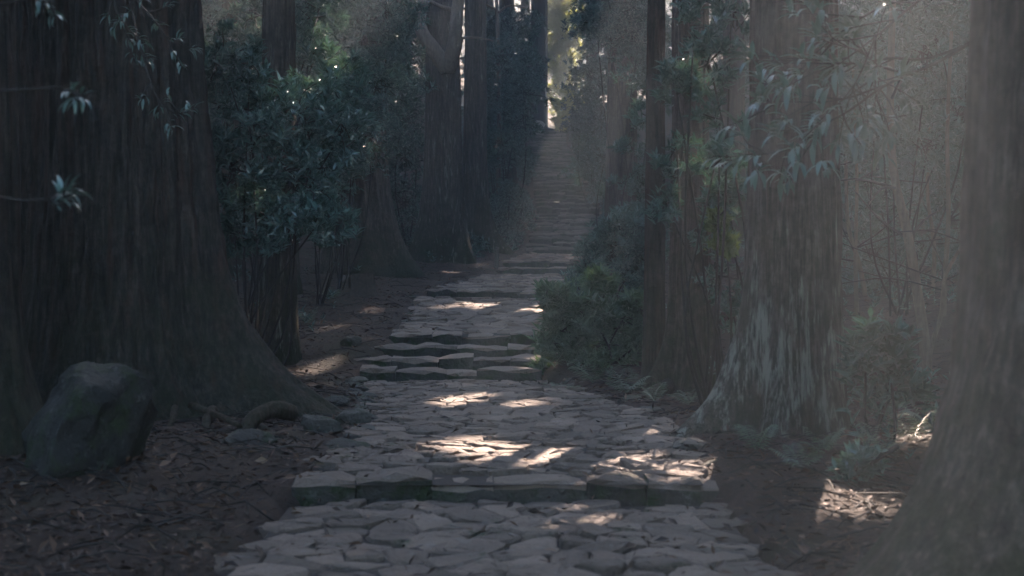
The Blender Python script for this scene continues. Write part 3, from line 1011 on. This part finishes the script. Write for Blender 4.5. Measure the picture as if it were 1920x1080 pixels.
shrub('shadowy background shrub far behind the right saplings', 34, 1680, [(1620, 100, 90), (1740, 120, 90), (1620, 300, 90), (1720, 330, 90), (1800, 430, 90), (1640, 480, 80), (1760, 560, 70), (1360, 100, 70), (1360, 300, 70), (1350, 480, 60)], leaf='leaf_deep', density=.6, length=.17, width=.06)
shrub('glossy low plant under the lichened cedar, right side', 9.8, 1650, [(1650, 640, 42), (1625, 670, 30), (1670, 700, 40)], density=.5, length=.14, width=.05)

# ------------------------------------------------------------------ foreground branches with leaves one by one
def big_leaf(name, mat, L=.13, W=.038):
    prof = [(0, 0), (.2, .55), (.45, 1), (.7, .8), (.9, .35), (1, 0)]
    v, f = [], []
    for t, w in prof:
        z = .12 * L * math.sin(t * 2.4) - .25 * L * t * t
        v += [(-w * W / 2, t * L, z + .22 * w * W), (0, t * L, z), (w * W / 2, t * L, z + .22 * w * W)]
    for i in range(len(prof) - 1):
        a = i * 3
        f += [(a, a + 1, a + 4, a + 3), (a + 1, a + 2, a + 5, a + 4)]
    return mesh_from(name, v, f, mat)

LEAF_ME = [big_leaf('leaf', M['leaf_near'], L, W) for L, W in ((.12, .027), (.135, .031), (.10, .025))]
def leafy_branch(t, limbs, tips_per, leaves_per, twig_r=.006, spread=.17):
    b = np.array(t.location)
    g = Geo()
    tips = []
    for pts, r0, r1 in limbs:
        p = smooth_path(pts, 18)
        v, f = tube(p - b, np.linspace(r0, r1, 18), 6)
        obj('branch', mesh_from('branch', v, f, M['twig']), t)
        for k in range(tips_per):
            i = int(rng.uniform(.4, 1) * 17)
            d = unit(p[min(i + 1, 17)] - p[i - 1]) + rng.normal(0, .6, 3)
            d = unit(d)
            e = p[i] + d * rng.uniform(.4, 1.4) * spread
            g.add(*tube(smooth_path([p[i], (p[i] + e) / 2 + rng.normal(0, .015, 3), e], 5) - b, np.linspace(twig_r, .0025, 5), 4, False))
            tips.append((e, d))
        tips.append((p[-1], unit(p[-1] - p[-3])))
    obj('twigs', g.mesh('twigs', M['twig']), t, kind='stuff')
    for e, d in tips:
        d = unit(d + np.array([0, -.2, .25]))
        for k in range(leaves_per):
            th = rng.uniform(.45, 1.2)
            ref = unit(np.cross(d, rand_unit(1)[0]))
            D = d * math.cos(th) + ref * math.sin(th)
            q = Vector(D).to_track_quat('Y', 'Z')
            o = obj('leaf', LEAF_ME[rng.integers(3)], t, loc=e - d * rng.uniform(0, .09) - b)
            o.rotation_euler = q.to_euler()
            o.scale = (rng.uniform(.75, 1.15) * (1.2 if t.location.x > 0 else .68),) * 3

t = thing('evergreen_branch', 'blurred glossy leaved branch reaching left across the lichened cedar', 'branch', at(1850, 60, 8.9))
leafy_branch(t, [([at(1850, 60, 8.9), at(1760, 115, 8.8), at(1660, 160, 8.7), at(1560, 225, 8.6), at(1440, 250, 8.5)], .014, .004),
                 ([at(1850, 70, 8.9), at(1740, 110, 8.8), at(1670, 110, 8.6), at(1600, 120, 8.5), at(1500, 110, 8.4)], .012, .004),
                 ([at(1700, 140, 8.7), at(1640, 120, 8.6), at(1590, 70, 8.5)], .008, .003),
                 ([at(1660, 160, 8.7), at(1560, 190, 8.9), at(1430, 190, 9.0)], .008, .003),
                 ([at(1560, 225, 8.6), at(1480, 280, 8.6), at(1400, 290, 8.6)], .007, .003)], 6, 9, spread=.38)
t = thing('evergreen_branch', 'upper blurred leafy branch dangling before the lichened cedar and its right side', 'branch', at(1860, -60, 8.6))
leafy_branch(t, [([at(1860, -60, 8.6), at(1740, -10, 8.5), at(1640, 70, 8.4), at(1560, 130, 8.3)], .011, .004),
                 ([at(1740, -10, 8.5), at(1640, 20, 8.6), at(1540, 90, 8.6), at(1470, 170, 8.6)], .008, .003),
                 ([at(1640, 70, 8.4), at(1600, 160, 8.4), at(1530, 240, 8.4)], .007, .003),
                 ([at(1640, 70, 8.4), at(1640, 150, 8.6), at(1640, 230, 8.6)], .006, .003)], 7, 9, spread=.38)
t = thing('evergreen_branch', 'dim blurred leaves hanging before the giant left cedar', 'branch', at(-60, 330, 5.6))
leafy_branch(t, [([at(-60, 350, 5.6), at(20, 372, 5.6), at(80, 375, 5.5), at(130, 350, 5.5)], .006, .003)], 3, 6, spread=.07)
t = thing('evergreen_branch', 'dim blurred sprig in the upper left corner of photo', 'branch', at(-60, 100, 5.8))
leafy_branch(t, [([at(-60, 170, 5.8), at(30, 170, 5.8), at(110, 165, 5.8), at(160, 180, 5.7)], .006, .003),
                 ([at(-60, 20, 6.2), at(0, 10, 6.2), at(70, 0, 6.2), at(100, 20, 6.2)], .006, .003)], 2, 5, spread=.07)

t = thing('evergreen_branch', 'leafy twig hanging down over the giant left cedar trunk', 'branch', at(160, -130, 10.6))
leafy_branch(t, [([at(160, -130, 10.6), at(240, -20, 10.5), at(300, 50, 10.4), at(335, 110, 10.4)], .010, .004),
                 ([at(200, -80, 10.5), at(220, 20, 10.4), at(245, 80, 10.4)], .007, .003),
                 ([at(240, -20, 10.5), at(265, 90, 10.4), at(300, 190, 10.3), at(345, 215, 10.3)], .007, .003)], 7, 7, spread=.2)

# ------------------------------------------------------------------ ferns
def frond_mesh(name, L, seed, pairs=17):
    r = np.random.default_rng(seed)
    V, Fc = [], []
    s = np.linspace(0, 1, pairs + 2)
    ax = np.column_stack([0 * s, L * (s * .82 - .08 * s ** 3), L * (1.25 * s - .85 * s ** 2)])
    tv, tf = tube(ax, np.linspace(.004, .001, len(s)), 3, False)
    V += list(tv)
    Fc += tf
    for i in range(2, pairs + 1):
        t = s[i]
        w = L * .30 * math.sin(min(1, t * 1.15 + .12) * math.pi) ** .7
        for sd in (-1, 1):
            a = ax[i]
            dirv = np.array([sd * 1.0, .38, -.12 + r.normal(0, .07)])
            dirv /= np.linalg.norm(dirv)
            tip = a + dirv * w
            m = a + dirv * w * .4
            k = len(V)
            hw = L * .018
            V += [a, m + np.array([0, hw, .006]), tip, m - np.array([0, hw, -.006])]
            Fc += [(k, k + 1, k + 2), (k, k + 2, k + 3)]
    return mesh_from(name, V, Fc, M['fern'], False)
FRONDS = [frond_mesh('frond', 1.0, k) for k in range(4)]
def fern(x, y, size, label, group, n=8):
    b = gz(x, y, -.01)
    t = thing('fern', label, 'fern', b, group)
    for k in range(n):
        o = obj('frond', FRONDS[rng.integers(4)], t, rot=(rng.uniform(-.25, .35), rng.uniform(-.2, .2), k * 6.28 / n + rng.uniform(-.3, .3)), scale=size * rng.uniform(.7, 1.15))
    return t
for px, Y, sz, label, grp in [
        (1420, 9.6, .34, 'small fern at the left foot of the lichened cedar, closest to the path', 0),
        (1500, 8.9, .28, 'lowest small fern on bare brown soil right of the path', 0),
        (1545, 9.5, .34, 'small fern in the middle of the soil below the lichened cedar', 0),
        (1655, 9.3, .36, 'fern just behind the small sunlit plant', 0),
        (1710, 9.8, .38, 'fern right of the sunlit plant, left of the right edge cedar', 0),
        (1730, 10.9, .42, 'farthest fern on the right bank, beside the right edge cedar', 0),
        (1022, 15.3, .40, 'grey green fern overhanging the path right of the bottom step', 1),
        (1062, 14.9, .40, 'grey green fern lowest along the right path edge', 1),
        (1112, 15.1, .46, 'broad fern in front of the bush spilling over the path', 1),
        (1040, 16.3, .42, 'fern at the right end of the four step flight', 1),
        (1175, 14.3, .40, 'fern left of the long root of the twin stemmed cedar', 1),
        (1228, 13.1, .30, 'little fern in front of the long root of the twin stemmed cedar', 2),
        (1292, 12.9, .32, 'little fern between the twin stemmed and lichened cedars', 2),
        (620, 22, .36, 'shadowed fern left of the small stump', 3),
        (578, 19, .32, 'shadowed fern right of the slim cedar foot on the left bank', 3)]:
    fern(X_of(px, Y), Y, sz, label, ('ferns on the right bank', 'ferns by the path edge', 'ferns at the twin cedar', 'ferns on the left bank')[grp])
t = shrub('small sunlit plant glowing beside the right edge cedar', 8.6, 1605, [(1605, 878, 16), (1590, 892, 12), (1622, 866, 11)], leaf='leaf_near', density=.4, length=.09, width=.03, group=None, cat='plant', name='young_plant')

# ------------------------------------------------------------------ boulder, stones, stump, post
bme = rock_mesh('boulder', (1, 1, 1), M['boulder'], 77, 5, .16)
co = np.array([v.co[:] for v in bme.vertices])
zn = np.clip(co[:, 2], -1, 1)
co[:, 0] = co[:, 0] * (1 - .52 * zn) * .46 + .16 * zn
co[:, 1] = co[:, 1] * (1 - .30 * zn) * .42
co[:, 2] = co[:, 2] * .56
co = co + .07 * np.column_stack([fbm(co[:, 0] * 5, co[:, 1] * 5, co[:, 2] * 5, q, 5) for q in (5, 6, 7)])
bme.vertices.foreach_set('co', co.astype(np.float32).ravel())
bme.update()
tag(obj('boulder', bme, loc=at(160, 795, 8.8)), 'large mossy boulder beside the giant left cedar', 'boulder')
for px, py, Y, s, lab in [(462, 862, 9.9, .13, 'pale topped stone on the soil left of the path'), (628, 768, 12.8, .13, 'mossy stone at the tip of the giant cedar root'),
                          (600, 835, 10.6, .15, 'mossy block by the left edge above the near step'), (655, 800, 11.4, .16, 'broad mossy rock on the left path edge'),
                          (655, 650, 17.2, .14, 'mossy stone left of the four step flight')]:
    x = X_of(px, Y)
    tag(obj('rock', rock_mesh('rock', (s * 1.3, s, s * .75), M['edge'], int(px), 3, .7), loc=gz(x, Y, s * .12), rot=(0, 0, px)), lab, 'rock', 'loose rocks by the path')
tag(obj('rock', rock_mesh('rock', (.45, .4, .38), M['pale_rock'], 5, 3), loc=at(1008, 242, 74)), 'pale rock at the top left of the long stairs', 'rock', 'loose rocks by the path')

sb = gz(X_of(680, 22.5), 22.5, -.05)
st = thing('tree_stump', 'small broken tree stump left of the upper landing', 'stump', sb)
obj('stump_wood', trunk_mesh('stump_wood', .16, .42, M['stump'], flare=.5, fall=.15, nth=48, rows=20, seed=91, dense_to=.38, ridge=.25, top=.85, below=.1), st)
v, f = tube([(0, 0, .3), (0, 0, .365), (0.01, 0, .40)], [.15, .13, .06], 14)
obj('broken_top', mesh_from('broken_top', v, f, M['stump'], False), st)
pb = gz(X_of(931, 29.6), 29.6, -.05)
pt = thing('wooden_post', 'short weathered post left of the upper steps', 'post', pb)
v, f = tube([(0, 0, 0), (.0, 0, .25), (.008, 0, .44), (.01, 0, .46)], [.055, .052, .05, .035], 10)
obj('post_shaft', mesh_from('post_shaft', v, f, M['moss_post'], False), pt)
v, f = tube([(.009, 0, .455), (.010, 0, .485), (.012, 0, .50)], [.05, .047, .02], 10)
obj('post_cap', mesh_from('post_cap', v, f, M['moss_post'], False), pt)

# ------------------------------------------------------------------ litter
def scatter(n, ymin, ymax, power=1.6, halfwidth=.42):
    y = ymin * (ymax / ymin) ** (rng.uniform(0, 1, n) ** (1 / power))
    x = rng.uniform(-1, 1, n) * y * halfwidth
    return x, y
x, y = scatter(100000, 4.5, 45)
l, r = np.interp(y, kY, kL), np.interp(y, kY, kR)
inside = (x > l - .02) & (x < r + .02)
edge = np.minimum(np.abs(x - l), np.abs(x - r))
keep = ~inside | (rng.uniform(0, 1, len(x)) < .04 + .6 * np.exp(-edge / .07))
x, y, inside = x[keep], y[keep], inside[keep]
def surface(x, y, inside):
    zt = terrain(x, y)
    zp = np.full(len(x), -9.0)
    for L in LANDINGS:
        La = np.array(L)
        m = (y >= La[0, 0]) & (y <= La[-1, 0])
        zp[m] = np.interp(y[m], La[:, 0], La[:, 3]) + .012
    return np.where(inside & (zp > -5), zp, zt)
P = np.column_stack([x, y, surface(x, y, inside) + .012])
D = unit(np.column_stack([rng.normal(0, 1, len(x)), rng.normal(0, 1, len(x)), rng.normal(0, .3, len(x))]))
L = rng.uniform(.03, .10, len(x))
obj('leaf_litter', leaf_mesh('leaf_litter', P, D, unit(np.array([0, 0, 1.0]) + rng.normal(0, .45, (len(x), 3))), L, L * rng.uniform(.06, 1, len(x)) ** 2.2 * .5 + .003, M['litter'], fold=.15, droop=.05), kind='stuff')
x, y = scatter(2600, 5, 32, 1.5, .4)
l, r = np.interp(y, kY, kL), np.interp(y, kY, kR)
k = (x < l - .05) | (x > r + .05)
x, y = x[k], y[k]
g = Geo()
for a, c in zip(x, y):
    ln, ang = rng.uniform(.12, .55), rng.uniform(0, 6.28)
    d = np.array([math.cos(ang), math.sin(ang)]) * ln / 2
    p0, p1 = gz(a - d[0], c - d[1], .012), gz(a + d[0], c + d[1], .018)
    pm = gz(a, c, .03 + rng.uniform(0, .03))
    g.add(*tube([p0, pm, p1], [.005, .006, .003], 3, False))
obj('fallen_twigs', g.mesh('fallen_twigs', M['twig']), kind='stuff')

# low ground cover away from the path
x, y = scatter(5200, 9, 60, 1.3, .45)
l, r = np.interp(y, kY, kL), np.interp(y, kY, kR)
d = np.maximum(l - x, x - r)
k = (d > 1.0) & (fbm(x * .6, y * .6, 0, 33) > .0) & ~((x < 0) & (y < 16))
x, y = x[k], y[k]
C = np.column_stack([x, y, terrain(x, y) + rng.uniform(.04, .3, len(x))])
P, D, U_, L, W = spray_leaves(C, np.array([0, 0, 1.0]) + rng.normal(0, .5, C.shape), 8, .10, .03)
obj('ground_cover', leaf_mesh('ground_cover', P, D, U_, L, W, M['leaf_deep'], droop=.15), kind='stuff')

y = rng.uniform(31, 84, 5200)
l, r = np.interp(y, kY, kL), np.interp(y, kY, kR)
sd = rng.uniform(0, 1, len(y)) < .5
d = .15 + rng.exponential(1.1, len(y))
x = np.where(sd, l - d, r + d)
k = fbm(x * .9, y * .5, 0, 35) > -.15
x, y, d = x[k], y[k], d[k]
C = np.column_stack([x, y, terrain(x, y) + rng.uniform(.03, .5, len(x)) * np.clip(d, .3, 1)])
P, D, U_, L, W = spray_leaves(C, np.array([0, 0, .8]) + rng.normal(0, .6, C.shape), 8, .14, .04)
obj('bank_plants', leaf_mesh('bank_plants', P, D, U_, L, W, M['leaf_deep'], droop=.15), kind='stuff')

# ------------------------------------------------------------------ far wood, and unseen foliage added for shade
def cloud(n, xr, yr, zfun, size, mat, name):
    x, y = rng.uniform(*xr, n), rng.uniform(*yr, n)
    z = zfun(x, y)
    P = np.column_stack([x, y, z]) + rng.normal(0, .25, (n, 3))
    cl = fbm(P[:, 0] * .28, P[:, 1] * .28, P[:, 2] * .35, 61, 3)
    P = P[(cl > -.32) & slot_mask(P)]
    L = rng.uniform(*size, len(P))
    D = rand_unit(len(P))
    k = gap_mask(P, D, L, L * .5)
    P, D, L = P[k], D[k], L[k]
    return obj(name, leaf_mesh(name, P, D, rand_unit(len(P)), L, L * .5, mat), kind='stuff')

def fz(x, y):
    return terrain(x, y, False) + rng.uniform(0, 1, len(x)) ** 1.1 * 24
far = []
n = 150000
x, y = rng.uniform(-55, 60, n), rng.uniform(56, 135, n)
l, r = np.interp(y, kY, kL), np.interp(y, kY, kR)
k = (np.abs(x) < y * .5) & ((x < l - 2.2) | (x > r + 2.4) | (y > 108))
x, y = x[k], y[k]
P = np.column_stack([x, y, fz(x, y)])
cl = fbm(P[:, 0] * .3, P[:, 1] * .3, P[:, 2] * .3, 71, 3)
P = P[(cl > -.05)]
L = rng.uniform(.3, .6, len(P))
D = rand_unit(len(P))
k = gap_mask(P, D, L, L * .5)
P, D, L = P[k], D[k], L[k]
obj('distant_wood', leaf_mesh('distant_wood', P, D, rand_unit(len(P)), L, L * .45, M['cedar_leaf']), kind='stuff')
n = 30000
x, y = rng.uniform(-30, 30, n), rng.uniform(26, 56, n)
k = ((x < np.interp(y, kY, kL) - 4.5) | (x > np.interp(y, kY, kR) + 4.5)) & (np.abs(x) < y * .45)
x, y = x[k], y[k]
P = np.column_stack([x, y, terrain(x, y, False) + rng.uniform(0, 1, len(x)) ** 1.2 * 11])
P = P[fbm(P[:, 0] * .4, P[:, 1] * .4, P[:, 2] * .4, 81, 3) > .0]
C = P
Pp, D, U_, L, W = spray_leaves(C, rand_unit(len(C)) + [0, 0, .5], 6, .2, .07)
obj('background_undergrowth', leaf_mesh('background_undergrowth', Pp, D, U_, L, W, M['leaf_deep'], droop=.1), kind='stuff')

cloud(305000, (-26, 42), (-28, 128), lambda x, y: path_z(y) + 10.5 + rng.uniform(0, 8, len(x)) + .06 * np.abs(x), (.55, 1.0), M['cedar_leaf'], 'shade_canopy')  # unseen foliage added overhead to block sun, its openings shaped for the light

n = 48000
sd = rng.uniform(0, 1, n) < .5
y = rng.uniform(-26, 64, n)
x = np.where(sd, -1, 1) * (12.5 + np.clip(y - 20, 0, 50) * .42 + rng.uniform(0, 13, n))
P = np.column_stack([x, y, terrain(x, y, False) + rng.uniform(0, 1, n) ** 1.1 * 17])
L = rng.uniform(.6, 1.0, n)
D = rand_unit(n)
k = gap_mask(P, D, L, L * .5)
P, D, L = P[k], D[k], L[k]
obj('side_shade_wood', leaf_mesh('side_shade_wood', P, D, rand_unit(len(P)), L, L * .5, M['cedar_leaf']), kind='stuff')  # unseen foliage added to shut out light from the sides
n = 25000
x, y = rng.uniform(-22, 22, n), rng.uniform(-27, -6, n)
k = np.abs(x) > 1.5 + .12 * (y + 27)
x, y = x[k], y[k]
P = np.column_stack([x, y, terrain(x, y, False) + rng.uniform(0, 14, len(x))])
L = rng.uniform(.3, .6, len(P))
obj('rear_shade_wood', leaf_mesh('rear_shade_wood', P, rand_unit(len(P)), rand_unit(len(P)), L, L * .5, M['cedar_leaf']), kind='stuff')  # unseen foliage added to cut light from behind the camera

# ------------------------------------------------------------------ volume added to stand in for a lens flare veil
hz = mesh_from('flare_haze', [(x, y, z) for x in (-75, 75) for y in (-30, 195) for z in (-4, 60)],
               [(0, 1, 3, 2), (4, 6, 7, 5), (0, 4, 5, 1), (2, 3, 7, 6), (0, 2, 6, 4), (1, 5, 7, 3)], None, False)
hm = bpy.data.materials.new('flare_haze_air')
hm.use_nodes = True
hm.node_tree.nodes.clear()
ho = hm.node_tree.nodes.new('ShaderNodeOutputMaterial')
hv = hm.node_tree.nodes.new('ShaderNodeVolumePrincipled')
hv.inputs['Color'].default_value = (.74, .89, 1, 1)
hv.inputs['Density'].default_value = HAZE_DENSITY
hv.inputs['Anisotropy'].default_value = HAZE_ANISO
hm.node_tree.links.new(hv.outputs[0], ho.inputs['Volume'])
hz.materials.append(hm)
obj('flare_haze', hz, kind='stuff')
